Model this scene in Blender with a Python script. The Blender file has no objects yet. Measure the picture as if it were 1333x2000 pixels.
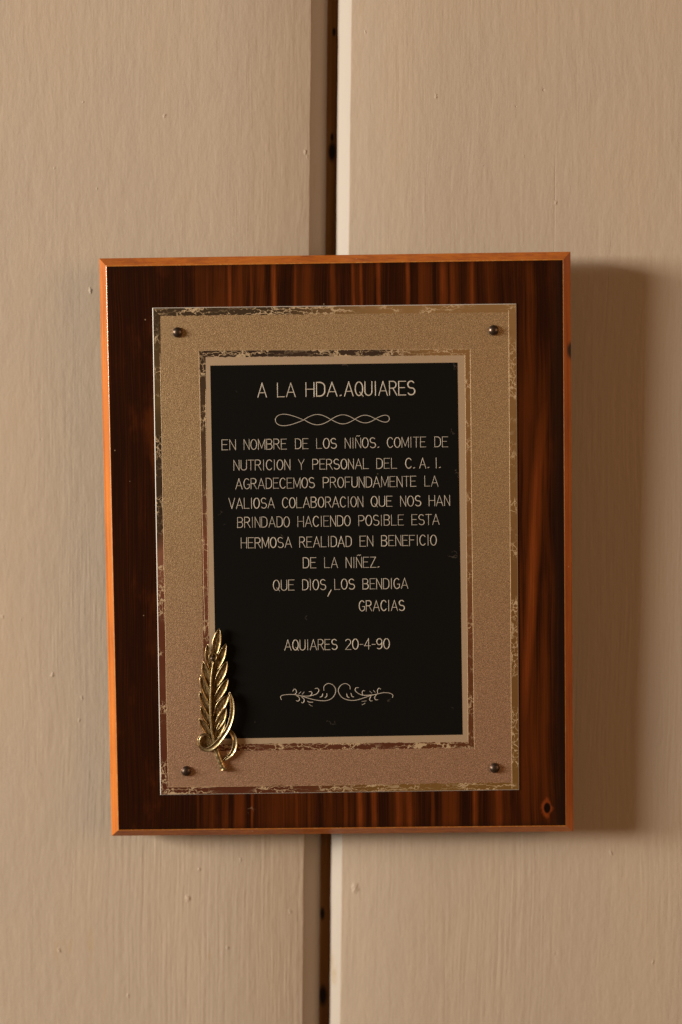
import bpy, bmesh, math, random
from mathutils import Matrix, Vector, noise as mnoise
sc = bpy.context.scene
C = sc.collection
random.seed(11)
R = math.radians

# ------------------------------------------------------------------ camera
CAM = Vector((0.01223, -0.88268, 0.05611))
CAM_M = (Matrix.Rotation(0.01271221, 3, 'Z') @ Matrix.Rotation(math.pi/2 - 0.04386479, 3, 'X')
         @ Matrix.Rotation(0.01007233, 3, 'Z'))
cd = bpy.data.cameras.new('camera')
cam = bpy.data.objects.new('camera', cd); C.objects.link(cam)
cam.matrix_world = Matrix.Translation(CAM) @ CAM_M.to_4x4()
cd.sensor_fit = 'VERTICAL'; cd.sensor_height = 36; cd.sensor_width = 24
cd.lens = 60; cd.clip_start = 0.02; cd.clip_end = 50
cd.dof.use_dof = True; cd.dof.focus_distance = 0.861; cd.dof.aperture_fstop = 2.3
sc.camera = cam

# ------------------------------------------------------------------ light: dim warm room + one window far to the left
w = bpy.data.worlds.new('World'); sc.world = w; w.use_nodes = True
bg = w.node_tree.nodes['Background']
bg.inputs[0].default_value = (0.078, 0.037, 0.013, 1); bg.inputs[1].default_value = 1.0
def lamp(name, loc, sx, sy, energy, color, spread=180):
    ld = bpy.data.lights.new(name, 'AREA'); ld.shape = 'RECTANGLE'
    ld.size = sx; ld.size_y = sy; ld.energy = energy; ld.color = color; ld.spread = R(spread)
    lo = bpy.data.objects.new(name, ld); C.objects.link(lo); lo.location = loc
    lo.rotation_euler = (Vector((-0.03, 0, 0))-lo.location).to_track_quat('-Z', 'Y').to_euler()
lamp('window_light', (-3.13, -1.33, 0.44), 1.3, 0.80, 180, (1.0, 0.918, 0.790), 180)
lamp('room_light', (2.1, -1.7, 0.5), 1.6, 1.4, 18, (1.0, 0.60, 0.33))       # warm daylight bounced back by the far side of the room
sc.view_settings.view_transform = 'Standard'; sc.view_settings.look = 'None'
sc.view_settings.exposure = 0; sc.view_settings.gamma = 1

# ------------------------------------------------------------------ geometry of the hung plaque
LEAN, ROLL = R(1.0), -0.02298479
PM = (Matrix.Translation((0, -0.0225, 0)) @ Matrix.Rotation(ROLL, 4, 'Y') @ Matrix.Rotation(LEAN, 4, 'X'))
PMI = PM.inverted()
FW, FH = 0.2286, 0.28649
F = 60/36*2000
def ray(px, py):
    return (CAM_M @ Vector(((px-666.5)/F, -(py-1000)/F, -1))).normalized()
def on_plaque(px, py, h=0.0):
    """measured point of the photograph -> (u, v) on the plaque's own plane at height h over its face"""
    o = PMI @ CAM; d = PMI.to_3x3() @ ray(px, py)
    t = (-h - o.y)/d.y
    p = o + d*t
    return p.x, p.z
WY = 0.0043                # front of the wall boards
def on_wall(px, py, y=0.0):
    y += WY
    d = ray(px, py); t = (y-CAM.y)/d.y
    p = CAM + d*t
    return p.x, p.z

# ------------------------------------------------------------------ node helper
class N:
    def __init__(s, name):
        s.m = bpy.data.materials.new(name); s.m.use_nodes = True
        s.t = s.m.node_tree; s.b = s.t.nodes['Principled BSDF']
        s.co = s.t.nodes.new('ShaderNodeTexCoord').outputs['Object']
    def link(s, a, i):
        if hasattr(a, 'is_output'): s.t.links.new(a, i)
        elif isinstance(a, (tuple, list)) and len(a) == 3 and i.type == 'RGBA': i.default_value = (*a, 1)
        else: i.default_value = a
    def math(s, op, a, b=0.0, c=None, clamp=False):
        n = s.t.nodes.new('ShaderNodeMath'); n.operation = op; n.use_clamp = clamp
        s.link(a, n.inputs[0]); s.link(b, n.inputs[1])
        if c is not None: s.link(c, n.inputs[2])
        return n.outputs[0]
    def vec(s, op, a, b=(0, 0, 0)):
        n = s.t.nodes.new('ShaderNodeVectorMath'); n.operation = op
        s.link(a, n.inputs[0]); s.link(b, n.inputs[1])
        return n.outputs['Value'] if op in ('LENGTH', 'DISTANCE') else n.outputs[0]
    def xyz(s, v=None):
        n = s.t.nodes.new('ShaderNodeSeparateXYZ'); s.link(v or s.co, n.inputs[0]); return n.outputs
    def noise(s, scale, v=None, detail=3, rough=0.55, dist=0.0, col=False):
        if isinstance(scale, tuple): v = s.vec('MULTIPLY', v or s.co, scale); scale = 1
        n = s.t.nodes.new('ShaderNodeTexNoise'); s.link(v or s.co, n.inputs['Vector'])
        n.inputs['Scale'].default_value = scale; n.inputs['Detail'].default_value = detail
        n.inputs['Roughness'].default_value = rough; n.inputs['Distortion'].default_value = dist
        return n.outputs['Color'] if col else n.outputs['Fac']
    def voro(s, v, feature='DISTANCE_TO_EDGE', scale=1.0):
        n = s.t.nodes.new('ShaderNodeTexVoronoi'); n.feature = feature
        s.link(v, n.inputs['Vector']); n.inputs['Scale'].default_value = scale
        return n.outputs['Distance']
    def rng(s, v, a, b, c=0.0, d=1.0, smooth=True):
        n = s.t.nodes.new('ShaderNodeMapRange')
        n.interpolation_type = 'SMOOTHSTEP' if smooth else 'LINEAR'
        s.link(v, n.inputs[0])
        for i, k in enumerate((a, b, c, d)): n.inputs[i+1].default_value = k
        return n.outputs[0]
    def ramp(s, v, stops, interp='LINEAR'):
        n = s.t.nodes.new('ShaderNodeValToRGB'); s.link(v, n.inputs[0])
        cr = n.color_ramp; cr.interpolation = interp
        while len(cr.elements) < len(stops): cr.elements.new(0.5)
        for e, (p, c) in zip(cr.elements, stops):
            e.position = p; e.color = (*c, 1) if not isinstance(c, float) else (c, c, c, 1)
        return n.outputs[0]
    def mix(s, f, a, b, mode='MIX'):
        n = s.t.nodes.new('ShaderNodeMix'); n.data_type = 'RGBA'; n.blend_type = mode
        s.link(f, n.inputs[0]); s.link(a, n.inputs[6]); s.link(b, n.inputs[7])
        return n.outputs[2]
    def bump(s, h, strength=1.0, dist=0.001, prev=None):
        n = s.t.nodes.new('ShaderNodeBump'); n.inputs['Strength'].default_value = strength
        n.inputs['Distance'].default_value = dist; s.link(h, n.inputs['Height'])
        if prev: s.link(prev, n.inputs['Normal'])
        return n.outputs[0]
    def set(s, **k):
        for a, v in k.items(): s.link(v, s.b.inputs[a.replace('_', ' ')])
        return s.m

# ------------------------------------------------------------------ object helpers
def obj(name, bm, mats, parent=None, smooth=False, loc=(0, 0, 0)):
    bmesh.ops.recalc_face_normals(bm, faces=bm.faces)
    me = bpy.data.meshes.new(name); bm.to_mesh(me); bm.free()
    for m in (mats if isinstance(mats, (list, tuple)) else [mats]): me.materials.append(m)
    if smooth: me.polygons.foreach_set('use_smooth', [True]*len(me.polygons))
    o = bpy.data.objects.new(name, me); C.objects.link(o)
    o.location = loc
    if parent: o.parent = parent
    return o
def empty(name, mw, parent=None):
    o = bpy.data.objects.new(name, None); C.objects.link(o); o.empty_display_size = 0.02
    o.matrix_world = mw
    if parent: o.parent = parent
    return o

# ================================================================== WALL
# relief: brush strokes running down the boards, soft lumps, nibs and pits under the paint
NIBS = [(322,226,1.0,0),(597,297,1.0,0),(601,306,.8,0),(163,199,.6,0),(107,328,.6,0),(190,370,.7,0),(246,411,.6,0),
        (852,189,1.0,0),(1062,175,.8,1),(1085,397,.9,0),(1008,207,.6,1),(943,324,.5,0),(1024,305,.5,0),(714,62,.7,0),
        (368,1754,1.7,0),(445,1852,.9,0),(116,1855,1.1,0),(390,1697,.8,0),(694,1734,2.3,0),(1086,1863,.6,1),(1195,1667,.8,0),
        (1276,1880,.9,0),(103,1318,1.1,0),(160,1363,.8,0),(41,1210,.5,0),(81,857,.5,1),(177,567,1.2,0),(6,1205,.9,0),
        (251,1945,.9,0),(155,1407,.8,0),(80,1512,.5,0),(1060,1790,.5,0),(567,1780,1.0,0),(1193,1663,.9,0),(470,1680,.8,0)]
def paint_material(name, side):
    n = N(name)
    X, Y, Z = n.xyz()
    # wandering of the brush: x shifted by slow noise
    wob = n.noise((14, 14, 7), detail=2)
    xs = n.math('ADD', X, n.math('MULTIPLY', n.math('SUBTRACT', wob, 0.5), 0.009))
    cv = n.t.nodes.new('ShaderNodeCombineXYZ'); n.link(xs, cv.inputs[0]); n.link(Y, cv.inputs[1]); n.link(Z, cv.inputs[2])
    v = cv.outputs[0]
    strokes = n.noise((560, 300, 17), v, detail=3, rough=0.6)
    wide = n.noise((210, 200, 42), v, detail=3, rough=0.6)
    lump = n.noise((120, 120, 60), v, detail=4, rough=0.6)
    fine = n.noise((900, 500, 260), detail=2)
    low = n.noise((9, 9, 4), detail=2)
    zone = n.math('MULTIPLY', n.rng(low, 0.40, 0.62, 0.12, 1.15), n.rng(Z, -0.12, 0.22, 1.25, 0.55))
    hi = n.math('MULTIPLY', n.math('SUBTRACT', strokes, 0.5), zone)
    h = n.math('MULTIPLY', hi, 0.55)
    h = n.math('MULTIPLY_ADD', wide, 0.50, h)
    h = n.math('MULTIPLY_ADD', lump, 0.72, h)
    h = n.math('MULTIPLY_ADD', fine, 0.10, h)
    # sparse long scores of a stiff brush
    sc_ = n.noise((420, 200, 4.5), v, detail=2)
    sc_ = n.rng(sc_, 0.66, 0.80)
    h = n.math('MULTIPLY_ADD', sc_, -0.30, h)
    warp = n.vec('ADD', n.co, n.vec('MULTIPLY', n.vec('SUBTRACT', n.noise(700, detail=2, col=True), (.5, .5, .5)), (.0020, 0, .0034)))
    for (px, py, r, pit) in NIBS:
        if (px < 640) != (side == 'left'): continue
        x, z = on_wall(px, py)
        d = n.vec('DISTANCE', n.vec('MULTIPLY', warp, (1, 0, .70)), (x, 0, z*.70))
        k = n.rng(d, 0.0, 0.0011*r, 1.0 if not pit else -1.0, 0.0)
        h = n.math('MULTIPLY_ADD', k, 0.85*min(r, 1.4), h)
    # colour: putty beige, with places where an older ochre coat shows through
    tint = n.noise((22, 22, 9), detail=3)
    base = n.mix(n.rng(tint, 0.35, 0.68), (0.540, 0.440, 0.345), (0.560, 0.450, 0.340))
    speck = n.noise((160, 160, 45), detail=4)
    patch = n.noise((18, 18, 12), n.vec('ADD', n.co, (3.1, 0, 0.44)), detail=2)
    oc = n.math('MULTIPLY', n.rng(speck, 0.60, 0.68), n.rng(patch, 0.58, 0.72))
    base = n.mix(n.math('MULTIPLY', oc, 0.42), base, (0.52, 0.37, 0.19))
    base = n.mix(n.rng(fine, 0.35, 0.70, 0.0, 0.10), base, (0.46, 0.37, 0.28))
    nrm = n.bump(h, 1.0, 0.00036)
    return n.set(Base_Color=base, Roughness=0.62, Normal=nrm, Specular_IOR_Level=0.35)

M_left = paint_material('beige_paint_left', 'left')
M_right = paint_material('beige_paint_right', 'right')
n = N('chamfer_paint')
t = n.noise((60, 60, 25), detail=4)
n.set(Base_Color=n.mix(n.rng(t, 0.60, 0.72, 0, .6), (0.475, 0.415, 0.355), (0.40, 0.28, 0.13)), Roughness=0.6,
      Normal=n.bump(n.noise((260, 260, 40), detail=4), 0.6, 0.0004))
M_cham = n.m
n = N('raw_timber')
X, Y, Z = n.xyz()
g = n.noise((420, 100, 9), detail=4, dist=0.4)
bc = n.ramp(g, [(0.3, (0.24, 0.105, 0.028)), (0.5, (0.38, 0.18, 0.050)), (0.72, (0.52, 0.28, 0.09))])
for px, py, rr in ((649, 296, 9), (653, 62, 4), (630, 1785, 6), (631, 1945, 10), (649, 268, 4)):
    x, z = on_wall(px, py, 0.011)
    d = n.vec('DISTANCE', n.vec('MULTIPLY', n.co, (1, 0, .38)), (x, 0, z*.38))
    bc = n.mix(n.rng(d, rr*0.00012, rr*0.00030, 1, 0), bc, (0.012, 0.008, 0.006))
n.set(Base_Color=bc, Roughness=0.8, Normal=n.bump(g, 0.5, 0.0006))
M_raw = n.m

wall = empty('plank_wall', Matrix.Translation((0, WY, -0.42)))
wall['label'] = 'beige painted wall of upright boards with one open groove behind the plaque'
wall['category'] = 'wall'
OFF = (0, 0, 0.42)
def edge_x(px0, px1, z):          # x of a plank edge at height z, measured at the photograph's top and bottom
    xa, za = on_wall(px0, 0); xb, zb = on_wall(px1, 2000)
    return xa + (xb-xa)*(z-za)/(zb-za)
def plank(side):
    bm = bmesh.new(); nz = 260; rows = []
    for i in range(nz+1):
        z = -0.42 + 0.84*i/nz
        wb = lambda k, a: a*(mnoise.noise(Vector((k, z*30, 0)))+0.6*mnoise.noise(Vector((k, z*110, 4))))
        if side == 'left':
            e = edge_x(610.5, 593.0, z) + wb(1, .00022); c = edge_x(639.5, 622.5, z) + wb(2, .00012)
            prof = [(-0.46, 0.018), (-0.46, 0.0), (e-0.05, 0.0), (e-0.0009, 0.0), (e-0.00035, .00012), (e, 0.0005),
                    (c-0.0004, 0.0096), (c, 0.0104), (c, 0.018)]
        else:
            e = edge_x(686.0, 663.7, z) + wb(3, .0001); c = edge_x(660.5, 644.0, z) + wb(4, .00018)
            prof = [(0.46, 0.018), (0.46, 0.0), (e+0.05, 0.0), (e+0.0007, 0.0), (e+0.0002, .00010), (e-0.0002, 0.0005),
                    (c+0.0014, 0.0032), (c+0.0008, 0.0039), (c+0.0003, 0.0050), (c, 0.0066), (c, 0.018)]
        rows.append([bm.verts.new((x, y, z)) for x, y in prof])
    for a, b in zip(rows, rows[1:]):
        for j in range(len(a)-1):
            f = bm.faces.new((a[j], a[j+1], b[j+1], b[j]))
            f.material_index = 1 if 4 <= j else 0
            f.smooth = j >= 2
    for r in (rows[0], rows[-1]): bm.faces.new(r)
    o = obj('plank', bm, [M_left if side == 'left' else M_right, M_cham], wall, loc=OFF)
    o['label'] = ('wide painted board left of the groove' if side == 'left' else 'wide painted board right of the groove')
    o.data.update()
    return o
plank('left'); plank('right')
bm = bmesh.new(); bmesh.ops.create_cube(bm, size=1, matrix=Matrix.Translation((0, 0.0225, 0)) @ Matrix.Diagonal((0.92, 0.009, 0.84, 1)))
o = obj('backing_board', bm, M_raw, wall, loc=OFF)
# raw tongue of timber that shows at the bottom of the groove
bm = bmesh.new(); rows = []
for i in range(121):
    z = -0.42 + 0.84*i/120
    a = edge_x(635, 618, z); b = edge_x(670, 653, z)
    rows.append([bm.verts.new((x, y, z)) for x, y in ((a, .0178), (a, .0116), (b, .0116), (b, .0178))])
for a, b in zip(rows, rows[1:]):
    for j in range(3): bm.faces.new((a[j], a[j+1], b[j+1], b[j]))
for r in (rows[0], rows[-1]): bm.faces.new(r)
o = obj('tongue', bm, M_raw, wall, loc=OFF); o['label'] = 'bare brown timber with dark knots at the bottom of the groove'

# ================================================================== PLAQUE
BASE = Vector((0, 0.019, -FH/2))             # bottom middle of the board's back
plaque = empty('award_plaque', PM @ Matrix.Translation(BASE))
plaque['label'] = 'dark varnished wooden plaque with gold and black engraved plate hanging slightly crooked'
plaque['category'] = 'plaque'
LOC = tuple(-BASE)

# --- wood
def streaks(n, coord, marks, y):
    """marks: (pixel x, half width px, strength) -> ramp over the u coordinate"""
    f = None
    for px, hw, s in marks:
        u = on_plaque(px, y)[0]; hwm = hw*0.000256
        d = n.math('ABSOLUTE', n.math('SUBTRACT', coord, u))
        k = n.rng(d, hwm*0.25, hwm*1.25, s, 0.0)
        f = k if f is None else n.math('MAXIMUM', f, k)
    return f
n = N('varnished_dark_wood')
X, Y, Z = n.xyz()
sl = n.noise((8, 1, 9), detail=2)
Xw = n.math('ADD', X, n.math('MULTIPLY', n.math('SUBTRACT', sl, 0.5), 0.008))
cv = n.t.nodes.new('ShaderNodeCombineXYZ'); n.link(Xw, cv.inputs[0]); n.link(Z, cv.inputs[2]); vw = cv.outputs[0]
fibre = n.noise((1500, 1, 14), vw, detail=3, rough=0.65)
mid = n.noise((190, 1, 5.0), vw, detail=4, rough=0.6)
broad = n.noise((75, 1, 3.2), n.vec('ADD', vw, (0.37, 0, 0.9)), detail=3, rough=0.5, dist=0.5)
blotch = n.noise((60, 1, 26), detail=4, rough=0.6)
jag = n.math('MULTIPLY', n.math('SUBTRACT', n.noise((60, 1, 60), detail=2), 0.5), 0.0012)
Xj = n.math('ADD', X, jag)
top = [(395,16,.45),(430,10,.35),(449,4.5,.95),(470,5,.4),(491,3,.6),(512,9,.45),(535,6,1.0),(577,3,.6),(598,16,.25),
       (651,6,.55),(665,5,.30),(690,3.5,.75),(706,3.5,.8),(739,5,.85),(797,5,.95),(830,15,.25),(867,9,.75),(884,5,.55),
       (922,4,.6),(960,20,.18),(1015,6,1.0),(1052,16,.55),(1082,9,.45)]
bot = [(300,8,.15),(388,4,.6),(408,16,.45),(440,8,.45),(467,12,.5),(493,3,.95),(530,20,.25),(580,3,.6),(604,4,.55),
       (640,10,.3),(676,5,.55),(703,7,.95),(731,7,1.0),(779,8,.7),(801,7,.85),(846,5,.55),(880,18,.3),(929,6,.95),(975,8,.95),
       (1026,5,.7),(1044,12,.35)]
ft = streaks(n, Xj, top, 560); fb = streaks(n, Xj, bot, 1590)
st = n.math('ADD', n.math('MULTIPLY', ft, n.rng(Z, -0.02, 0.04)), n.math('MULTIPLY', fb, n.rng(Z, -0.07, 0.0, .85, 0)))
# one long red figure drifting down the right margin
ua, va = on_plaque(1056, 900); ub, vb = on_plaque(1026, 1330)
lean = n.math('ADD', n.math('SUBTRACT', X, ua), n.math('MULTIPLY', n.math('SUBTRACT', Z, va), -(ub-ua)/(vb-va)))
lean = n.math('MULTIPLY_ADD', n.math('SUBTRACT', n.noise((30, 1, 14), detail=2), .5), 0.006, lean)
longf = n.math('MULTIPLY', n.rng(n.math('ABSOLUTE', lean), 0.0008, 0.0044, 1, 0), n.math('MULTIPLY', n.rng(Z, .10, .03, 0, 1), n.rng(Z, -.115, -.06)))
# dark left margin; the right margin carries long soft figure instead of fine streaks
leftdark = n.rng(X, -0.092, -0.045, 0.16, 1.0)
rightm = n.rng(X, 0.086, 0.094, 0.0, 1.0)
fig = n.rng(broad, 0.42, 0.60)
f = n.math('MULTIPLY_ADD', n.rng(mid, 0.34, 0.72), 0.38, n.math('MULTIPLY', st, n.math('MULTIPLY_ADD', n.noise((40, 1, 40), detail=3), 0.9, 0.30)))
gapd = streaks(n, Xj, [(668,12,.8),(620,14,.45),(560,16,.35),(720,9,.4),(770,18,.45),(905,10,.5),(985,24,.55),(1035,8,.4)], 560)
f = n.math('MULTIPLY', f, n.math('SUBTRACT', 1.0, n.math('MULTIPLY', gapd, n.rng(Z, -0.02, 0.04))))
gapb = streaks(n, Xj, [(350,26,.6),(660,14,.5),(752,12,.7),(825,14,.6),(905,14,.5),(952,10,.7),(1003,13,.7),(515,12,.4)], 1590)
f = n.math('MULTIPLY', f, n.math('SUBTRACT', 1.0, n.math('MULTIPLY', gapb, n.rng(Z, -0.07, 0.0, 1, 0))))
f = n.math('MULTIPLY', f, leftdark)
f = n.math('ADD', n.math('MULTIPLY', f, n.math('SUBTRACT', 1.0, rightm)), n.math('MULTIPLY', rightm, n.math('MULTIPLY_ADD', n.rng(mid, .40, .66), 0.26, n.math('MAXIMUM', n.math('MULTIPLY', fig, 0.30), n.math('MULTIPLY', longf, 0.72)))))
f = n.math('MULTIPLY_ADD', n.math('SUBTRACT', fibre, 0.5), 0.75, f)
f = n.math('MULTIPLY_ADD', n.math('MULTIPLY', n.rng(blotch, 0.5, 0.75), n.rng(X, -0.085, -0.05, 1.0, 0.35)), 0.30, f, clamp=True)
col = n.ramp(f, [(0.0, (0.0180, 0.0040, 0.0009)), (0.15, (0.040, 0.0088, 0.0014)), (0.40, (0.080, 0.0175, 0.0024)),
                 (0.75, (0.120, 0.0245, 0.0040)), (1.0, (0.195, 0.044, 0.0075))])
# sprayed dark edge all round the face
ax = n.math('SUBTRACT', FW/2, n.math('ABSOLUTE', X)); az = n.math('SUBTRACT', FH/2, n.math('ABSOLUTE', Z))
ed = n.math('MINIMUM', n.math('ADD', ax, n.rng(X, .0, .05, .03, -0.0020)), n.math('ADD', az, 0.0035))
col = n.mix(n.rng(n.math('ADD', ed, n.math('MULTIPLY', n.math('SUBTRACT', blotch, .5), .004)), 0.0, 0.0075, 0.85, 0.0), col, (0.012, 0.005, 0.003))
# knot, lower right
ku, kv = on_plaque(1068, 1578)
kx = n.math('ABSOLUTE', n.math('SUBTRACT', X, ku)); kz = n.math('ABSOLUTE', n.math('SUBTRACT', Z, kv))
dia = n.math('POWER', n.math('ADD', n.math('POWER', n.math('MULTIPLY', kx, 1.65), 1.35), n.math('POWER', kz, 1.35)), 1/1.35)
dia = n.math('MULTIPLY_ADD', n.math('SUBTRACT', n.noise((420, 1, 300), detail=3), .5), 0.0050, dia)
col = n.mix(n.rng(dia, 0.0034, 0.0064, 1.0, 0.0), col, (0.20, 0.040, 0.008))
dk = n.vec('DISTANCE', n.vec('MULTIPLY', n.co, (1, 0, .62)), (ku+.0003, 0, kv*.62))
col = n.mix(n.rng(dk, 0.0013, 0.0021, 1, 0), col, (0.008, 0.003, 0.002))
# nicks and dust in the varnish
du = n.voro(n.vec('MULTIPLY', n.co, (95, 1, 95)), 'F1')
pk = n.noise((70, 1, 70), detail=1)
dust = n.math('MULTIPLY', n.rng(du, 0.020, 0.042, 1, 0), n.rng(pk, 0.52, 0.56))
scr = n.voro(n.vec('ADD', n.vec('MULTIPLY', n.co, (170, 1, 170)), n.vec('MULTIPLY', n.noise(260, detail=2, col=True), (1.6, 0, 1.6))), 'DISTANCE_TO_EDGE')
scm = n.math('MULTIPLY', n.rng(scr, 0.012, 0.035, 1, 0), n.rng(n.noise((48, 1, 48), n.vec('ADD', n.co, (.2, 0, .7)), detail=1), 0.72, 0.76))
col = n.mix(n.math('MULTIPLY', n.math('MAXIMUM', dust, n.math('MULTIPLY', scm, .5)), 0.55), col, (0.55, 0.36, 0.22))
orange = n.noise((240, 1, 240), detail=2)
n.set(Base_Color=col, Roughness=0.42, Coat_Weight=0.25, Coat_Roughness=0.12, Coat_IOR=1.4, Specular_IOR_Level=0.10,
      Normal=n.bump(n.math('MULTIPLY_ADD', fibre, 0.25, orange), 0.10, 0.0003))
M_face = n.m
n = N('amber_bevel_wood')
X, Y, Z = n.xyz()
g = n.noise((150, 700, 12), detail=4, rough=0.6, dist=0.3)
g2 = n.noise((35, 60, 30), detail=3)
col = n.ramp(n.math('MULTIPLY_ADD', g2, 0.35, n.math('MULTIPLY', g, .75)), [(0.36, (0.32, 0.076, 0.008)), (0.52, (0.50, 0.132, 0.011)), (0.70, (0.60, 0.180, 0.016))])
u1, v1 = on_plaque(1118, 684, -0.003)
d = n.vec('DISTANCE', n.vec('MULTIPLY', n.co, (1, 0, .62)), (u1, 0, v1*.62))
col = n.mix(n.rng(d, 0.0014, 0.0036, 1, 0), col, (0.022, 0.012, 0.008))
st = n.noise((55, 55, 20), detail=4, rough=.65)
col = n.mix(n.rng(st, .48, .70, 0, .5), col, (0.30, 0.070, 0.010))
nk = n.voro(n.vec('MULTIPLY', n.co, (130, 130, 130)), 'F1')
col = n.mix(n.math('MULTIPLY', n.rng(nk, .03, .06, 1, 0), n.rng(n.noise((60, 60, 60), detail=1), .56, .6)), col, (0.8, 0.62, 0.42))
n.set(Base_Color=col, Roughness=0.5, Coat_Weight=0.35, Coat_Roughness=0.2, Specular_IOR_Level=0.2, Normal=n.bump(g, 0.15, 0.0003))
M_bev = n.m
n = N('highlight_arris'); 
wv = n.noise((900, 900, 220), detail=3)
n.set(Base_Color=n.mix(n.rng(wv, .45, .70), (0.52, 0.17, 0.022), (0.62, 0.27, 0.07)), Roughness=0.35, Coat_Weight=1.0, Coat_Roughness=0.13)  # base slightly paler than the bevel: part of the edge highlight painted in
M_arris = n.m
n = N('board_side'); n.set(Base_Color=(0.05, 0.016, 0.006), Roughness=0.6); M_side = n.m

def rings(ringlist, mats_idx, cap_front=None, cap_back=None):
    """nested rectangles (half_w, half_h, y); side faces between them"""
    bm = bmesh.new(); R_ = []
    for hw, hh, y in ringlist:
        R_.append([bm.verts.new((sx*hw, y, sz*hh)) for sx, sz in ((-1, -1), (1, -1), (1, 1), (-1, 1))])
    for k, (a, b) in enumerate(zip(R_, R_[1:])):
        for j in range(4):
            f = bm.faces.new((a[j], a[(j+1) % 4], b[(j+1) % 4], b[j])); f.material_index = mats_idx[k]
    if cap_front is not None: bm.faces.new(R_[-1]).material_index = cap_front
    if cap_back is not None: bm.faces.new(R_[0]).material_index = cap_back
    return bm
hw, hh = FW/2, FH/2
BD = 0.0057
o_board = obj('wood_board', rings([(hw+.0034, hh+.0034, .019), (hw+.0043, hh+.0043, .0180), (hw+.0043, hh+.0043, BD+.0005)], [0, 0], None, 0), M_side, plaque, loc=LOC)
SL = math.degrees(math.atan2(BD, .0043))        # slope of the bevel, from the face
bev = [(hw+.0043, hh+.0043, BD+.0005)]
for k in range(6):
    a = R(90-(90-SL)*k/5); q = .0005
    bev.append((hw+.0043-q+q*math.sin(a), hh+.0043-q+q*math.sin(a), BD+.0002-q*math.cos(a)))
r = 0.0007
inner = []
for k in range(9):
    a = R(SL-SL*k/8)
    inner.append((hw-.0003+r*math.sin(a), hh-.0003+r*math.sin(a), r-r*math.cos(a)))
bm = rings(bev+inner, [0]*len(bev) + [1]*(len(inner)-1))
o = obj('bevel', bm, [M_bev, M_arris], o_board); o['label'] = 'lighter amber bevelled edge'
bm = rings([inner[-1], (hw-.001, hh-.001, 0)], [0], 0)
o = obj('face', bm, M_face, o_board); o['label'] = 'dark streaked varnished front with a knot at lower right'

# --- metal plate
def quad(p, h): return [(lambda q: (q[0], -h, q[1]))(on_plaque(x, y, h)) for x, y in p]
Q_out = [(298,601),(1009,593),(1014.5,1543),(313.5,1553)]
Q_f1 = [(313.5,617),(994,610),(1000,1528.5),(329,1537.5)]
Q_b1 = [(389,685),(919,682),(927,1461),(400.5,1467)]
Q_b2 = [(402,697.5),(909,694),(915,1449.5),(412,1453.5)]
Q_blk = [(411,714),(894,708),(904,1435),(424,1443)]
HP = 0.00055
n = N('satin_gold')
X, Y, Z = n.xyz()
gr = n.noise(2600, detail=2, rough=0.6); gr2 = n.noise(1600, detail=3, rough=.75)
cl = n.noise(14, detail=3)
cl2 = n.noise(70, detail=3)
base = n.mix(n.rng(cl, 0.35, 0.65), (0.72, 0.515, 0.285), (0.70, 0.485, 0.265))
base = n.mix(n.rng(Z, -0.12, 0.03, 0.9, 0.0), base, (0.765, 0.465, 0.315))
base = n.mix(n.rng(gr2, 0.38, 0.62, 0.0, 0.60), base, (0.32, 0.20, 0.11))
gl = n.noise(2400, n.vec('ADD', n.co, (.3, 0, .1)), detail=1)
base = n.mix(n.math('MULTIPLY', n.rng(gl, .64, .72), n.rng(cl2, .40, .62, .05, .42)), base, (0.95, 0.78, 0.56))
spk = n.voro(n.vec('MULTIPLY', n.co, (230, 1, 230)), 'F1')
base = n.mix(n.math('MULTIPLY', n.rng(spk, 0.05, 0.12, 1, 0), n.rng(cl2, 0.58, 0.62, 0, .5)), base, (0.9, 0.72, 0.48))
n.set(Base_Color=base, Metallic=0.86, Roughness=n.rng(gr, .3, .7, .385, .53),
      Normal=n.bump(n.math('ADD', gr, n.math('MULTIPLY', gr2, 1.6)), 0.6, 0.00012))
M_satin = n.m
n = N('pale_gold_frame')
gr = n.noise(3000, detail=2)
n.set(Base_Color=n.mix(n.rng(gr, .4, .6, 0, .15), (0.56, 0.42, 0.28), (0.34, 0.24, 0.14)), Metallic=0.5, Roughness=0.55, Normal=n.bump(gr, 0.3, 0.0001))
M_pale = n.m
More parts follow.
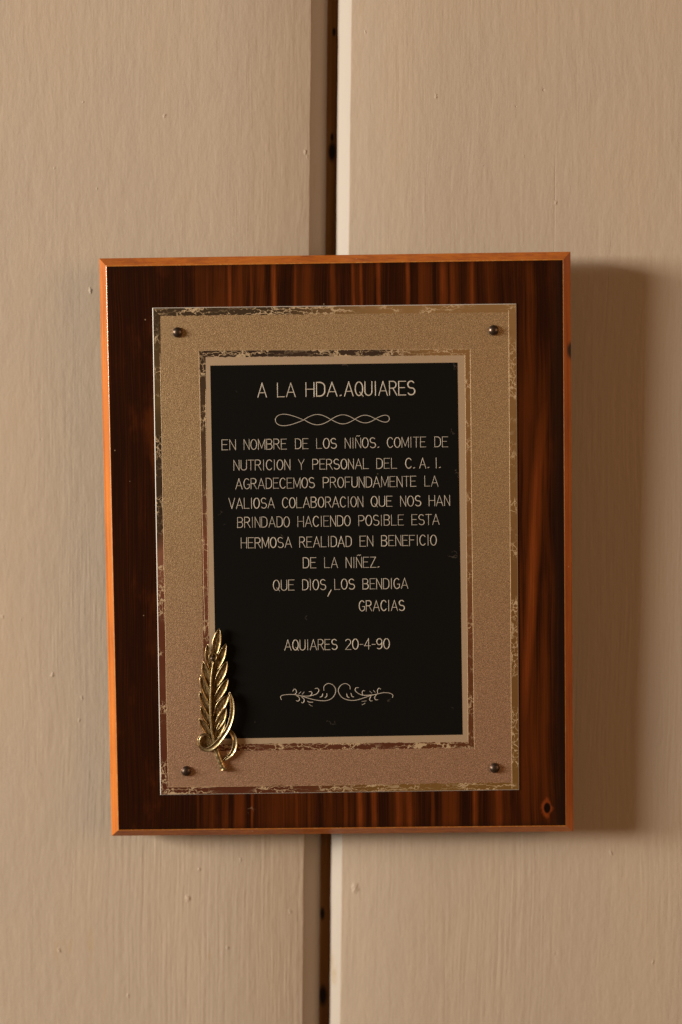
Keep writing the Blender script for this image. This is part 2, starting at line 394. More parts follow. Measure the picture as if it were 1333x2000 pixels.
def band_mat(name, vertical, shift):
    """polished strip with a broken gold vein pattern etched in it; dark, copper and gold reflections of the room are painted into its colour"""
    n = N(name); X, Y, Z = n.xyz()
    st_ = (90, 1, 420) if vertical is False else (420, 1, 300)
    v = n.vec('ADD', n.vec('MULTIPLY', n.co, st_), n.vec('MULTIPLY', n.noise(420, detail=3, col=True), (1.7, 0, 1.5)))
    v = n.vec('ADD', v, shift)
    e = n.voro(v)
    if vertical: den = n.rng(n.noise((30, 1, 75), n.vec('ADD', n.co, shift), detail=2), 0.46, 0.60)
    else: den = n.rng(n.noise((45, 1, 40), n.vec('ADD', n.co, shift), detail=2), 0.36, 0.52)
    pat = n.math('MULTIPLY', n.rng(e, 0.035, 0.06, 1, 0), den)
    blot = n.math('MULTIPLY', n.rng(n.noise(800, detail=3), .66, .70), den)
    pat = n.math('MAXIMUM', pat, n.math('MULTIPLY', blot, .8))
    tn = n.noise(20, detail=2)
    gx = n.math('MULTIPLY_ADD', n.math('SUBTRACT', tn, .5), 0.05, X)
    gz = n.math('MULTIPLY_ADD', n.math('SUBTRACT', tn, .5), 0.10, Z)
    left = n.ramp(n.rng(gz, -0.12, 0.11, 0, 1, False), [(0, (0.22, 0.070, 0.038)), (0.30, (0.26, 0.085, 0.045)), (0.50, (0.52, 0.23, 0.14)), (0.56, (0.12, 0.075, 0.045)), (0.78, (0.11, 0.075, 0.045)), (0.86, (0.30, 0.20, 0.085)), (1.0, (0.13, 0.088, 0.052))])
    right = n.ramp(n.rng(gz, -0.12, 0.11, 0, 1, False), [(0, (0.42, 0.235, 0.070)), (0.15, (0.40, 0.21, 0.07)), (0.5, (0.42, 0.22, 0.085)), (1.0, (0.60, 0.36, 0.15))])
    if shift[0] > 5:   # inner strip: painted reflections, copper low down, dark on its top left
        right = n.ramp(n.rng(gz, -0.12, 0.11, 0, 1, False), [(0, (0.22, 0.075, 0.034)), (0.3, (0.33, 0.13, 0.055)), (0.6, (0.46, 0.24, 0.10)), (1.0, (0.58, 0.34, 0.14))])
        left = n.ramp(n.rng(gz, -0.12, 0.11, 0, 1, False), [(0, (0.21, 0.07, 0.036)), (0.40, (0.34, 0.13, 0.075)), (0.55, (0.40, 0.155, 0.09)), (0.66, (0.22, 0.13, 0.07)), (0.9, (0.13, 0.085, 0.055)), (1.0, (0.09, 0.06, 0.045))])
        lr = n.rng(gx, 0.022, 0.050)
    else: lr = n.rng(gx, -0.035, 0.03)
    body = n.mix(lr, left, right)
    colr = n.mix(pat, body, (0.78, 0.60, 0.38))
    n.set(Base_Color=colr, Metallic=0.62, Roughness=n.rng(pat, 0, 1, .20, .5), Normal=n.bump(pat, 0.35, 0.00008))
    return n.m
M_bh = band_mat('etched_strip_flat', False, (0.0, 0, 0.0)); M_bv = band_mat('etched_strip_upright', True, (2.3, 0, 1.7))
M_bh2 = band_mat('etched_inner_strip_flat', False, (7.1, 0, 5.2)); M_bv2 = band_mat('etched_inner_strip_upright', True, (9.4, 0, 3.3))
n = N('bare_metal_edge'); n.set(Base_Color=(0.62, 0.58, 0.53), Metallic=0.1, Roughness=0.45); M_edge = n.m
n = N('gold_hairline'); 
hl = n.noise(900, detail=2)
n.set(Base_Color=n.mix(n.rng(hl, .45, .6, .0, .5), (0.66, 0.48, 0.29), (.4, .27, .15)), Metallic=0.3, Roughness=0.5); M_hair = n.m

# the plate's own body with a thin chamfered rim
plate = None
bm = bmesh.new()
out = quad(Q_out, HP)
def inset(q, d):
    c = (Vector(q[0])+Vector(q[1])+Vector(q[2])+Vector(q[3]))/4
    r_ = []
    for x, y, z in q: r_.append((x + (d if x < c.x else -d), y, z + (d if z < c.z else -d)))
    return r_
def ring_bm(bm, A, B, idx=(0, 0, 0, 0)):
    a = [bm.verts.new(p) for p in A]; b = [bm.verts.new(p) for p in B]
    for j in range(4):
        f = bm.faces.new((a[j], a[(j+1) % 4], b[(j+1) % 4], b[j])); f.material_index = idx[j]
back = [(x, -0.00002, z) for x, y, z in out]
shoulder = [(x, -HP+0.00028, z) for x, y, z in out]
rim_in = inset(out, 0.00034)
ring_bm(bm, back, shoulder); ring_bm(bm, shoulder, rim_in)
bm.faces.new([bm.verts.new(p) for p in back])
bmesh.ops.remove_doubles(bm, verts=bm.verts, dist=1e-6)
plate = obj('metal_plate', bm, M_edge, plaque, loc=LOC); plate['label'] = 'gold coloured metal plate with etched border strips'
f1 = quad(Q_f1, HP); b1 = quad(Q_b1, HP); b2 = quad(Q_b2, HP); bk = quad(Q_blk, HP)
# ragged inner borders: subdivide a straight line and let it wander
def ragged_ring(A, B, ja, jb, mats, seed):
    """ring between quads A (outer) and B (inner), the borders jittered by ja / jb metres; same seed gives the same line"""
    bm = bmesh.new()
    for j in range(4):
        a0, a1, b0, b1_ = (Vector(A[j]), Vector(A[(j+1) % 4]), Vector(B[j]), Vector(B[(j+1) % 4]))
        nseg = 240; pa = pb = None
        nrm = (a1-a0).normalized().cross(Vector((0, 1, 0)))
        for i in range(nseg+1):
            t = i/nseg; e = min(1, t*25, (1-t)*25)
            def jt(am, s): return nrm*am*e*(mnoise.noise(Vector((t*60, s, j*7.3)))*0.9 + mnoise.noise(Vector((t*220, s+3, j*7.3)))*0.7) if am else Vector((0, 0, 0))
            va = bm.verts.new(a0.lerp(a1, t)+jt(ja[j], ja[4])); vb = bm.verts.new(b0.lerp(b1_, t)+jt(jb[j], jb[4]))
            if pa: bm.faces.new((pa, va, vb, pb)).material_index = mats[j]
            pa, pb = va, vb
    bmesh.ops.remove_doubles(bm, verts=bm.verts, dist=1e-6)
    return bm
Z5 = (0, 0, 0, 0, 0)
# the four sides of each quad: top, right, bottom, left
J1 = (0.00045, 0.00006, 0.00055, 0.00010, 11.0); J2 = (0.00007, 0.00007, 0.0003, 0.00005, 21.0); J3 = (0.0004, 0.00006, 0.00035, 0.00012, 31.0)
o = obj('border_strip', ragged_ring(rim_in, f1, Z5, J1, (0, 1, 0, 1), 0), [M_bh, M_bv], plate); o['label'] = 'outer border strip with etched veins and painted room reflections'
o = obj('satin_field', ragged_ring(f1, b1, J1, J2, (0, 0, 0, 0), 0), [M_satin], plate); o['label'] = 'wide grainy satin gold field'
o = obj('border_strip', ragged_ring(b1, b2, J2, J3, (0, 1, 0, 1), 0), [M_bh2, M_bv2], plate); o['label'] = 'inner border strip with etched veins and painted room reflections'
o = obj('inner_frame', ragged_ring(b2, bk, J3, Z5, (0, 0, 0, 0), 0), [M_pale], plate); o['label'] = 'narrow pale gold frame around the black panel'

# --- stroke builder for lines, lettering and scrollwork
def smooth_line(pts, k=5, closed=False):
    if len(pts) < 3: return pts
    out_ = []
    m = len(pts)
    for i in range(m-1 if not closed else m):
        p0 = pts[(i-1) % m] if (closed or i > 0) else pts[0]; p1 = pts[i]; p2 = pts[(i+1) % m]
        p3 = pts[(i+2) % m] if (closed or i < m-2) else pts[-1]
        for s in range(k):
            t = s/k
            out_.append(tuple(0.5*((2*b)+(-a+c)*t+(2*a-5*b+4*c-d)*t*t+(-a+3*b-3*c+d)*t**3) for a, b, c, d in zip(p0, p1, p2, p3)))
    out_.append(pts[-1] if not closed else pts[0])
    return out_
def groove(bm, pts, h, wd, rise=0.00007, taper=0.0):
    cur = [pts[0]]; runs = []
    for i in range(1, len(pts)-1):
        a, b, c = Vector(pts[i-1]), Vector(pts[i]), Vector(pts[i+1]); cur.append(pts[i])
        if (b-a).length > 1e-4 and (c-b).length > 1e-4 and (b-a).angle(c-b) > 0.75: runs.append(cur); cur = [pts[i]]
    cur.append(pts[-1]); runs.append(cur)
    for q in runs: bead(bm, q, h, wd, rise*random.uniform(.82, 1.18), taper)
def bead(bm, pts, h, wd, rise, taper):
    """a low rounded bead following pts (photo pixels) on the plaque at height h"""
    P = [Vector((lambda q: (q[0], -h, q[1]))(on_plaque(x, y, h))) for x, y in pts]
    Q = [P[0]]
    for p in P[1:]:
        if (p-Q[-1]).length > 2e-5: Q.append(p)
    P = Q
    if len(P) < 2: return
    d0 = (P[0]-P[1]).normalized()*wd*.4; d1 = (P[-1]-P[-2]).normalized()*wd*.4
    rows = []
    m = len(P)
    for i, p in enumerate(P):
        t = (P[min(i+1, m-1)]-P[max(i-1, 0)]).normalized(); s = t.cross(Vector((0, 1, 0)))
        ww = wd/2*(1-taper*abs(2*i/(m-1)-1)**3)
        pp = p + (d0 if i == 0 else d1 if i == m-1 else Vector((0, 0, 0)))
        if i in (0, m-1): ww *= 0.65
        rows.append([bm.verts.new(pp + s*ww*c + Vector((0, -rise*k, 0))) for c, k in ((-1, -.3), (-.55, .8), (.55, .8), (1, -.3))])
    for a, b in zip(rows, rows[1:]):
        for j in range(3): bm.faces.new((a[j], a[j+1], b[j+1], b[j]))
    bm.faces.new(rows[0]); bm.faces.new(rows[-1])
# hairlines between strips and fields
bm = bmesh.new()
def hair(p, q, wd):
    k = 30
    groove(bm, [(p[0]+(q[0]-p[0])*i/k+random.uniform(-.25, .25), p[1]+(q[1]-p[1])*i/k) for i in range(k+1)], HP, wd*0.000256, 0.00004)
hair((994, 606), (1000.5, 1540), 1.3); hair((919, 682), (927, 1463), 1.5); hair((909, 694), (915, 1452), 1.3)
hair((313.5, 690), (329, 1537), 1.2); hair((389, 684), (400.5, 1240), 1.1); hair((402, 760), (408, 1240), 1.0)
hair((389, 684.5), (919, 681.5), 0.8); hair((329, 1537.5), (700, 1533), .8)
obj('hairline', bm, M_hair, plate)

# --- black panel and its lettering
n = N('black_lacquer')
a = n.noise(9, detail=3); b = n.noise(1400, detail=2)
col = n.mix(n.rng(a, .35, .65), (0.0066, 0.0062, 0.0060), (0.0048, 0.0047, 0.0043))
sp = n.voro(n.vec('MULTIPLY', n.co, (105, 1, 105)), 'F1'); pk = n.noise(33, detail=1)
col = n.mix(n.math('MULTIPLY', n.rng(sp, .02, .06, 1, 0), n.rng(pk, .55, .60, 0, .22)), col, (0.45, 0.36, 0.26))
scr = n.voro(n.vec('ADD', n.vec('MULTIPLY', n.co, (180, 1, 180)), n.vec('MULTIPLY', n.noise(300, detail=2, col=True), (1.4, 0, 1.4))))
col = n.mix(n.math('MULTIPLY', n.rng(scr, .01, .04, 1, 0), n.rng(n.noise(95, detail=1), .72, .75, 0, .09)), col, (0.5, 0.4, 0.3))
n.set(Base_Color=col, Roughness=n.rng(a, .3, .7, .34, .46), Specular_IOR_Level=0.16, Normal=n.bump(b, 0.12, 0.00008))
M_black = n.m
HB = HP+0.00006
bm = bmesh.new()
ring_bm(bm, [(x, -HP+0.0001, z) for x, y, z in bk], quad(Q_blk, HB)); bm.faces.new([bm.verts.new(p) for p in quad(Q_blk, HB)])
bmesh.ops.remove_doubles(bm, verts=bm.verts, dist=1e-6)
panel = obj('black_panel', bm, M_black, plaque, loc=LOC); panel['label'] = 'black lacquer panel with engraved Spanish dedication'
n = N('engraved_cut')
a = n.noise(260, detail=2); b = n.noise(3500, detail=2)
n.set(Base_Color=n.mix(n.math('ADD', n.rng(a, .45, .70, 0, .35), n.rng(b, .45, .65, 0, .25), clamp=True), (0.68, 0.62, 0.52), (0.25, 0.20, 0.16)), Metallic=0.1, Roughness=0.5)
M_cut = n.m

def arc(cx, cy, rx, ry, a0, a1, k=9):
    return [(cx+rx*math.cos(R(a0+(a1-a0)*i/k)), cy+ry*math.sin(R(a0+(a1-a0)*i/k))) for i in range(k+1)]
# glyphs in a box of width w (last item) and height 1, y up
O_ = arc(.29, .5, .29, .5, 90, 450, 22)
G = {
 'A': ([[(0, 0), (.33, 1), (.66, 0)], [(.11, .32), (.55, .32)]], .66),
 'B': ([[(0, 0), (0, 1), (.28, 1)]+arc(.30, .765, .22, .235, 80, -90, 8)+[(0, .53)], [(.28, .53)]+arc(.30, .265, .25, .265, 85, -90, 8)+[(0, 0)]], .56),
 'C': ([arc(.30, .5, .30, .5, 42, 318, 18)], .54),
 'D': ([[(0, 0), (0, 1), (.22, 1)]+arc(.20, .66, .36, .34, 80, 0, 6)+arc(.20, .34, .36, .34, 0, -80, 6)+[(.2, 0), (0, 0)]], .56),
 'E': ([[(.52, 1), (0, 1), (0, 0), (.52, 0)], [(0, .53), (.42, .53)]], .52),
 'F': ([[(.50, 1), (0, 1), (0, 0)], [(0, .53), (.40, .53)]], .50),
 'G': ([arc(.30, .5, .30, .5, 48, 300, 16)+[(.56, .16), (.56, .44), (.34, .44)]], .57),
 'H': ([[(0, 0), (0, 1)], [(.56, 0), (.56, 1)], [(0, .52), (.56, .52)]], .56),
 'I': ([[(.09, 0), (.09, 1)]], .18),
 'L': ([[(0, 1), (0, 0), (.50, 0)]], .50),
 'M': ([[(0, 0), (0, 1), (.33, .12), (.66, 1), (.66, 0)]], .66),
 'N': ([[(0, 0), (0, 1), (.52, 0), (.52, 1)]], .52),
 'O': ([O_], .58),
 'P': ([[(0, 0), (0, 1), (.28, 1)]+arc(.28, .74, .26, .26, 80, -90, 8)+[(0, .48)]], .54),
 'Q': ([O_, [(.34, .26), (.60, -.04)]], .60),
 'R': ([[(0, 0), (0, 1), (.28, 1)]+arc(.28, .75, .24, .25, 80, -90, 8)+[(0, .50)], [(.27, .50), (.56, 0)]], .56),
 'S': ([arc(.27, .75, .25, .25, 35, 250, 9)+[(.33, .49)]+arc(.28, .26, .28, .26, 65, -150, 9)], .56),
 'T': ([[(-.02, 1), (.54, 1)], [(.26, 1), (.26, 0)]], .52),
 'U': ([[(0, 1), (0, .28)]+arc(.27, .27, .27, .27, 180, 360, 8)+[(.54, 1)]], .54),
 'V': ([[(0, 1), (.31, 0), (.62, 1)]], .62),
 'Y': ([[(0, 1), (.28, .48), (.56, 1)], [(.28, .48), (.28, 0)]], .56),
 'Z': ([[(0, 1), (.52, 1), (0, 0), (.54, 0)]], .54),
 '0': ([O_], .58),
 '2': ([arc(.28, .72, .27, .28, 155, -25, 9)+[(0, 0), (.56, 0)]], .56),
 '4': ([[(.42, 0), (.42, 1), (0, .32), (.58, .32)]], .58),
 '9': ([arc(.28, .70, .26, .30, 0, 360, 14)+[(.54, .45)]+arc(.25, .30, .29, .30, 10, -130, 8)], .56),
 '-': ([[(0, .46), (.30, .46)]], .30),
 '.': ([[(.0, .03), (.02, .05)]], .03),
}
G['Ñ'] = (G['N'][0]+[[(.10, 1.17), (.20, 1.22), (.33, 1.18), (.44, 1.22)]], .52)
def word(bm, text, x0, x1, ya, yb, hgt, wd, gap=.17):
    """text set between photo x0 and x1; ya/yb baseline at x 450 / 850"""
    ws = [G[c][1] for c in text]
    tot = sum(ws)+gap*(len(text)-1)
    k = (x1-x0)/tot if tot > .1 else hgt
    x = 0
    for c, w_ in zip(text, ws):
        for s in G[c][0]:
            jx, jy = random.uniform(-.25, .25), random.uniform(-.25, .25)
            pts = []
            for gx, gy in s:
                px = x0+(x+gx)*k+jx; base = ya+(yb-ya)*(px-450)/400
                pts.append((px + 0.012*(gy-.5)*hgt*-1, base-gy*hgt+jy))
            ww = wd*random.uniform(.72, .98)
            if c == '.': ww = max(ww, 2.0)*1.25; pts = [(pts[0][0]+1.0, pts[0][1]+.3), (pts[0][0]+2.5, pts[0][1]-.3)]
            groove(bm, pts, HB, ww*0.000256)
        x += w_+gap
LINES = [
 (776.5, 770.5, 26.8, 2.9, [('A',504.5,521),('LA',542.5,577),('HDA.',598,664.5),('AQUIARES',673.5,811)]),
 (878.5, 872.8, 19.6, 1.85, [('EN',434,460.5),('NOMBRE',477,560),('DE',577.5,602),('LOS',619,658),('NIÑOS.',674.5,738),('COMITE',757,832),('DE',849.8,875)]),
 (918.8, 913.8, 19.6, 1.85, [('NUTRICION',457.5,567),('Y',583.5,594.6),('PERSONAL',611.5,720),('DEL',736.5,775),('C.',793,808),('A.',820.3,836),('I.',850.5,858.5)]),
 (955.2, 949.5, 20.0, 1.85, [('AGRADECEMOS',461,615),('PROFUNDAMENTE',632,813),('LA',830,856)]),
 (993.4, 987.8, 20.0, 1.95, [('VALIOSA',447.5,536.5),('COLABORACION',552.5,709.5),('QUE',725.5,766),('NOS',783,822.5),('HAN',838.8,879)]),
 (1030.8, 1024.5, 20.0, 1.85, [('BRINDADO',464.5,566),('HACIENDO',582.3,685),('POSIBLE',701,788.5),('ESTA',805,858.5)]),
 (1071.0, 1064.7, 20.0, 2.05, [('HERMOSA',471.5,570),('REALIDAD',586,687),('EN',703.5,728.8),('BENEFICIO',745.5,853)]),
 (1110.6, 1107.0, 20.0, 1.95, [('DE',592.8,617.5),('LA',634.6,660),('NIÑEZ.',676.3,738.5)]),
 (1154.5, 1148.4, 20.0, 1.95, [('QUE',534.5,575),('DIOS',591.3,636.8),('LOS',654.3,693),('BENDIGA',709.3,797)]),
 (1195.5, 1192.0, 20.0, 2.05, [('GRACIAS',702.3,790.5)]),
 (1271.5, 1266.0, 20.0, 2.05, [('AQUIARES',556.6,658.8),('20-4-90',675,761.5)]),
]
for li, (ya, yb, hg, wd, ws) in enumerate(LINES):
    bm = bmesh.new()
    for tx, x0, x1 in ws:
        word(bm, tx, x0, x1, ya, yb, hg, wd)
        if li == 0: word(bm, tx, x0+.5, x1+.5, ya-.6, yb-.6, hg-.8, 0.9)
    if li == 8: groove(bm, [(647.2, 1152.5), (644, 1158.5), (641.2, 1164.5)], HB, 2.5*.000256)
    o = obj('text_line', bm, M_cut, panel)
    o['label'] = 'engraved line reading ' + ' '.join(w_[0] for w_ in ws)
# chain of loops
bm = bmesh.new()
ends = [538.4, 594.1, 647.2, 693.6, 734.2, 761.0]; amp = [11.3, 10.1, 8.9, 7.5, 6.8]
cy = lambda x: 820.3-2.6*(x-538)/223
L = ends[1]-ends[0]
groove(bm, [(ends[1]-L*math.cos(R(p)), cy(ends[0])+amp[0]*math.sin(2*R(p))) for p in range(-90, 91, 6)], HB, 1.25*.000256)
for i in (1, 2, 3):
    for s in (-1, 1):
        groove(bm, [(ends[i]+(ends[i+1]-ends[i])*t/16, cy(ends[i])+s*amp[i]*math.sin(math.pi*t/16)) for t in range(17)], HB, 1.25*.000256)
L = ends[5]-ends[4]
groove(bm, [(ends[4]+L*math.cos(R(p)), cy(ends[5])+amp[4]*math.sin(2*R(p))) for p in range(-90, 91, 6)], HB, 1.25*.000256)
obj('loop_chain', bm, M_cut, panel)
# paired scrolls
FL = [[(105,290),(95,270),(105,250),(150,240),(220,238),(290,250),(350,268),(430,290),(500,300),(560,298),(610,275),(642,230),(645,180),(615,140),(570,128),(535,150),(527,175),(530,198)],
 [(290,250),(350,255),(400,250),(450,235),(475,210),(478,190),(462,175),(442,180)], [(240,235),(255,215),(248,190),(232,185),(218,205)],
 [(395,247),(410,228),(402,210),(380,210)], [(255,250),(278,265),(285,290),(270,305),(252,298)], [(305,262),(330,285),(330,310),(315,322),(305,315)],
 [(298,212),(278,232)], [(330,214),(312,236)], [(517,230),(512,255),(490,265)], [(558,228),(558,255),(540,270)], [(365,305),(385,315),(418,315)], [(380,335),(410,355)]]
FR = [[(1215,268),(1220,245),(1190,225),(1130,220),(1080,230),(1000,248),(920,275),(850,295),(780,295),(715,270),(680,225),(675,185),(700,145),(745,128),(785,150),(792,185)],
 [(1050,238),(980,245),(920,245),(870,225),(842,195),(850,172),(875,170)], [(1070,230),(1065,200),(1080,175),(1098,185)], [(920,245),(912,220),(922,200),(938,202)],
 [(1055,240),(1038,265),(1045,290),(1068,290)], [(1000,255),(988,285),(995,303),(1015,300)], [(990,207),(1008,222)], [(1025,198),(1042,215)],
 [(757,232),(765,260),(782,268)], [(800,225),(810,255),(828,262)], [(952,302),(910,308)], [(940,325),(912,342)]]
for S in (FL, FR):
    bm = bmesh.new()
    for i, s in enumerate(S):
        pts = smooth_line([(530+x/5.127, 1310+y/5.127) for x, y in s], 5)
        wd = 1.3 if i == 0 else 1.5 if len(s) > 3 else 1.7
        groove(bm, pts, HB, wd*.000256, taper=.25)
    o = obj('scroll', bm, M_cut, panel); o['label'] = 'engraved scroll, ' + ('left' if S is FL else 'right') + ' one of the pair'

# --- dome nails
n = N('aged_nail_metal')
a = n.noise(900, detail=3); 
n.set(Base_Color=n.mix(n.rng(a, .4, .65), (0.155, 0.11, 0.085), (0.06, 0.042, 0.032)), Metallic=0.9, Roughness=n.rng(a, .35, .65, .28, .48), Normal=n.bump(a, .25, .0002))
M_nail = n.m
def dome(px, py, rad, h0, parent, loc, name='dome_nail'):
    u, v = on_plaque(px, py, h0+rad*.4)
    bm = bmesh.new(); prev = None; S = 28
    prof = [(rad*.90, -0.0002), (rad*.93, rad*.06)]+[(rad*math.cos(R(a)), rad*.10+rad*.80*math.sin(R(a))) for a in range(0, 90, 10)]
    for r_, h in prof:
        ring = [bm.verts.new((r_*math.cos(2*math.pi*k/S), -h, r_*math.sin(2*math.pi*k/S))) for k in range(S)]
        if prev:
            for k in range(S): bm.faces.new((prev[k], prev[(k+1) % S], ring[(k+1) % S], ring[k]))
        prev = ring
    tip = bm.verts.new((0, -rad*.9, 0))
    for k in range(S): bm.faces.new((prev[k], prev[(k+1) % S], tip))
    return obj(name, bm, M_nail, parent, True, loc=(Vector(loc)+Vector((u, -h0, v))))
for (px, py), w_ in zip(((347, 649), (965, 645), (364, 1506.5), (967, 1500.5)), ('upper left', 'upper right', 'lower left', 'lower right')):
    o = dome(px, py, 0.00262, HP, plaque, LOC); o['label'] = w_ + ' round headed nail'

# --- cast laurel sprig
n = N('antique_brass')
a = n.noise(420, detail=4, rough=.6); b = n.noise(2400, detail=2)
colb = n.mix(n.rng(a, .38, .66), (0.58, 0.47, 0.27), (0.27, 0.19, 0.09))
n.set(Base_Color=colb, Metallic=0.92, Roughness=n.rng(a, .3, .7, .24, .44), Normal=n.bump(n.math('MULTIPLY_ADD', a, 2.0, b), .30, .00016))
M_brass = n.m
n = N('antique_brass_hollow')   # the brown wash of the antiqued leaf blades
a = n.noise((1500, 1500, 420), detail=4, rough=.6); b = n.noise(2400, detail=2)
n.set(Base_Color=n.mix(n.rng(a, .40, .62), (0.36, 0.24, 0.105), (0.14, 0.085, 0.035)), Metallic=0.85, Roughness=.42, Normal=n.bump(n.math('MULTIPLY_ADD', a, 1.6, b), .5, .0002))
M_wash = n.m
K = 5.882
def cp(x, y, h):                        # crop coordinates of the sprig -> local point
    h *= 0.78; u, v = on_plaque(340+x/K, 1200+y/K, HP+h); return Vector((u, -(HP+h), v))
sprig = empty('laurel_sprig', Matrix.Identity(4)); sprig.parent = plaque; sprig.location = LOC
sprig['label'] = 'cast brass laurel sprig tied with a looped ribbon'
def tube(bm, P, rad, S=10, flat=1.0, sink=True):
    rows = []; m = len(P)
    for i, p in enumerate(P):
        t = (P[min(i+1, m-1)]-P[max(i-1, 0)]).normalized(); s = t.cross(Vector((0, 1, 0))).normalized(); up = s.cross(t)
        r_ = rad[i] if isinstance(rad, list) else rad
        rows.append([bm.verts.new(p+s*r_*math.cos(2*math.pi*k/S)+up*r_*flat*math.sin(2*math.pi*k/S)) for k in range(S)])
    for a_, b_ in zip(rows, rows[1:]):
        for k in range(S): bm.faces.new((a_[k], a_[(k+1) % S], b_[(k+1) % S], b_[k]))
    bm.faces.new(rows[0]); bm.faces.new(rows[-1])
def leaf(bx, by, tx, ty, wd, bend, h0, h1, tilt=0.0):
    """hollow blade with raised rim and midrib; base (bx,by) to tip (tx,ty); bend bows it sideways; crop pixels"""
    bm = bmesh.new(); NL, NS = 22, 12; up = []; lo_ = []
    dx, dy = tx-bx, ty-by; Ln = math.hypot(dx, dy); nx, ny = -dy/Ln, dx/Ln
    for i in range(NL+1):
        t = i/NL
        cx_ = bx+dx*t+nx*bend*math.sin(math.pi*t); cy_ = by+dy*t+ny*bend*math.sin(math.pi*t)
        half = wd/2*(math.sin(math.pi*min(1, t*.86+.14)**1.15)**.8 if t < 1 else 0.0)
        half = max(half, wd*.03)
        hc = h0+(h1-h0)*t
        ru, rl = [], []
        for j in range(NS+1):
            s = -1+2*j/NS
            rim = math.exp(-((abs(s)-.80)/.15)**2)
            vein = .55*math.exp(-(s/.10)**2)*(1-t)
            fade = min(1, half/(wd*.20))
            hgt = hc + (0.00095*rim*fade + .0004*vein) + tilt*s*0.0006 - .0005*(abs(s) > .98) - 0.00035*(1-fade)
            x, y = cx_+nx*s*half, cy_+ny*s*half
            ru.append(bm.verts.new(cp(x, y, hgt)))
        rl = [bm.verts.new(cp(cx_+nx*s*half*.96, cy_+ny*s*half*.96, max(.0002, hc-0.0011))) for s in (-1, 1)]
        up.append(ru); lo_.append(rl)
    for i in range(NL):
        for j in range(NS):
            f = bm.faces.new((up[i][j], up[i][j+1], up[i+1][j+1], up[i+1][j]))
            f.material_index = 1 if 2 <= j <= NS-3 and i < NL-2 else 0
        bm.faces.new((lo_[i][0], up[i][0], up[i+1][0], lo_[i+1][0])); bm.faces.new((lo_[i][1], up[i][-1], up[i+1][-1], lo_[i+1][1]))
        bm.faces.new((lo_[i][0], lo_[i][1], lo_[i+1][1], lo_[i+1][0]))
    bm.faces.new([lo_[0][0]]+up[0]+[lo_[0][1]]); bm.faces.new([lo_[-1][0]]+up[-1]+[lo_[-1][1]])
    return obj('leaf', bm, [M_brass, M_wash], sprig, True)
LV = [(468,480,522,160,100,0,.0022,.0034,0),
 (440,660,388,335,88,-10,.0017,.0028,.35),(425,860,335,535,86,-8,.0017,.0027,.35),(420,1010,303,695,84,-6,.0017,.0027,.35),
 (418,1150,294,880,80,-6,.0016,.0026,.35),(420,1280,305,1055,78,-4,.0016,.0026,.35),(435,1420,287,1190,76,-2,.0015,.0025,.35),
 (478,640,600,335,92,6,.0017,.0028,.05),(470,830,614,535,96,8,.0017,.0027,.05),(468,1000,624,733,92,8,.0017,.0027,.0),
 (470,1175,630,925,112,-6,.0016,.0026,.05),(475,1330,600,1060,100,8,.0015,.0022,.05),(480,1420,585,1185,90,6,.0013,.0019,.05)]
for l in LV: leaf(*l[:4], l[4]*1.12, *l[5:])
# cast body behind the leaves
bm = bmesh.new()
outl = [(470,470),(530,480),(545,620),(560,800),(560,980),(560,1150),(560,1330),(530,1450),(450,1470),(390,1400),(370,1260),(358,1100),(362,950),(372,800),(390,660),(430,540)]
fr = [bm.verts.new(cp(x, y, .00135)) for x, y in outl]; bk_ = [bm.verts.new(cp(x, y, .0001)) for x, y in outl]
bm.faces.new(fr); bm.faces.new(bk_)
for i in range(len(outl)): bm.faces.new((fr[i], fr[(i+1) % len(outl)], bk_[(i+1) % len(outl)], bk_[i]))
obj('backing', bm, M_wash, sprig)
bm = bmesh.new()
pts = smooth_line([(458,545),(440,640),(430,760),(425,900),(422,1050),(425,1200),(437,1340),(458,1440),(480,1530)], 6)
tube(bm, [cp(x, y, .0031-.0004*i/len(pts)) for i, (x, y) in enumerate(pts)], [0.00036+.00030*min(1, i/14) for i in range(len(pts))], 10, 1.2)
obj('stem', bm, M_brass, sprig, True)
bm = bmesh.new()
pts = smooth_line([(485,1540),(505,1610),(530,1680),(555,1740),(578,1782)], 6)
rr = [.00125, .00130, .00130, .00135, .0015]
m = len(pts)
tube(bm, [cp(x, y, .0018) for x, y in pts], [.00148+.00008*math.sin(i*1.1)+(.00038 if i > m-4 else 0) for i in range(m)], 14, .9)
o = obj('stalk_end', bm, M_brass, sprig, True)
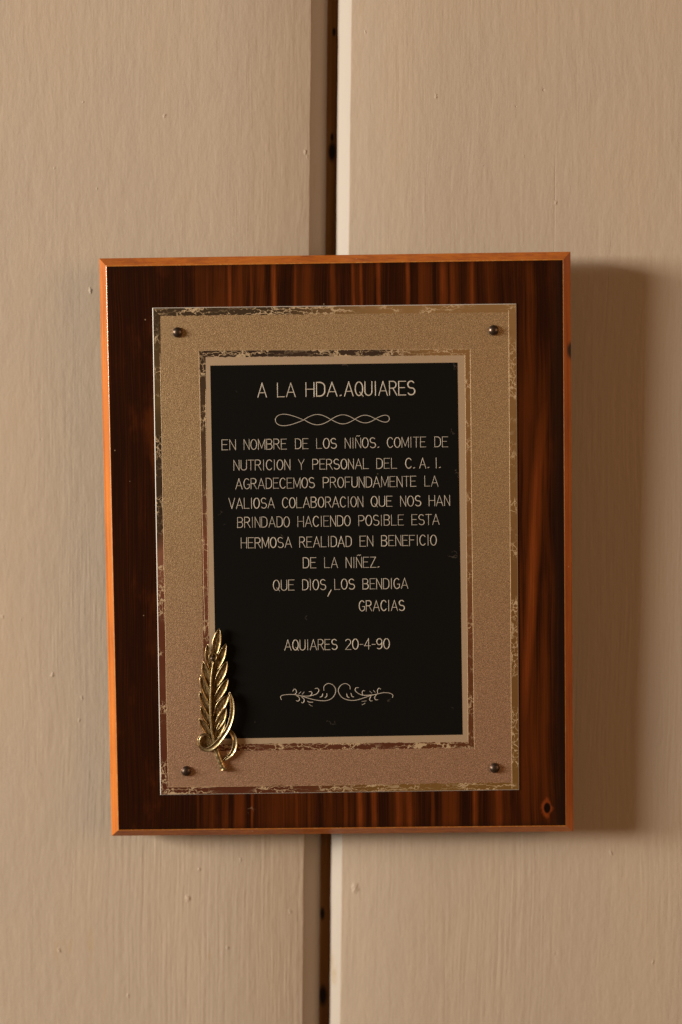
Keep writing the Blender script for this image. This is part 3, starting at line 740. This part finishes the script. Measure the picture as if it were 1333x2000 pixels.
def band(pts, widths, hs, name):
    """ribbon as a shallow trough with two raised lips"""
    bm = bmesh.new(); P = smooth_line([(*p, w_, h) for p, w_, h in zip(pts, widths, hs)], 7); rows = []
    m = len(P)
    for i, (x, y, w_, h) in enumerate(P):
        a_, b_ = P[max(i-1, 0)], P[min(i+1, m-1)]
        dx, dy = b_[0]-a_[0], b_[1]-a_[1]; l = math.hypot(dx, dy) or 1; nx, ny = -dy/l, dx/l
        row = []
        lip = .00075*min(1, w_/40)
        for s, k in ((-1, -1.0), (-1, .3), (-.88, .95), (-.70, .8), (-.45, .1), (.2, 0), (.50, .15), (.74, .85), (.90, 1.0), (1, .35), (1, -1.0)):
            row.append(bm.verts.new(cp(x+nx*s*w_/2, y+ny*s*w_/2, h + lip*k - (.0005 if k == -1.0 else 0))))
        rows.append(row)
    for a_, b_ in zip(rows, rows[1:]):
        for j in range(len(a_)): bm.faces.new((a_[j], a_[(j+1) % len(a_)], b_[(j+1) % len(a_)], b_[j]))
    bm.faces.new(rows[0]); bm.faces.new(rows[-1])
    return obj(name, bm, M_brass, sprig, True)
o = band([(600,1335),(650,1350),(695,1420),(700,1510),(665,1600),(590,1665),(560,1675)], [30,48,56,58,50,34,20],
     [.0016,.0020,.0024,.0024,.0020,.0016,.0014], 'ribbon'); o['label'] = 'right loop of the ribbon, passing behind'
o = band([(640,893),(664,980),(674,1090),(660,1200),(620,1310),(560,1405),(490,1490),(410,1548),(340,1550),(290,1505),(283,1440),(315,1390),(365,1378),(410,1405)],
     [14,44,54,54,54,56,62,58,42,32,28,26,24,18],
     [.0036,.0040,.0042,.0042,.0042,.0042,.0042,.0038,.0032,.0028,.0026,.0026,.0024,.0020], 'ribbon'); o['label'] = 'long front loop of the ribbon'
# hollow of the left loop
bm = bmesh.new()
c = bm.verts.new(cp(375, 1470, .0006)); rg = [bm.verts.new(cp(375+78*math.cos(a), 1470+82*math.sin(a), .0014)) for a in [2*math.pi*k/20 for k in range(20)]]
for k in range(20): bm.faces.new((rg[k], rg[(k+1) % 20], c))
obj('loop_hollow', bm, M_wash, sprig, True)
o = dome(416, 1286.5, 0.00135, .0026, sprig, (0, 0, 0), 'pin'); o['label'] = 'dark pin through the top of the sprig'
bm = bmesh.new()
rg = []
for r_, h in ((.0024, .0030), (.0021, .0037), (.0016, .0034), (.0014, .0026)):
    pc = cp(450, 490, h); rg.append([bm.verts.new(pc+Vector((r_*math.cos(2*math.pi*k/20), 0, r_*math.sin(2*math.pi*k/20)))) for k in range(20)])
for a_, b_ in zip(rg, rg[1:]):
    for k in range(20): bm.faces.new((a_[k], a_[(k+1) % 20], b_[(k+1) % 20], b_[k]))
obj('eyelet', bm, M_wash, sprig, True)
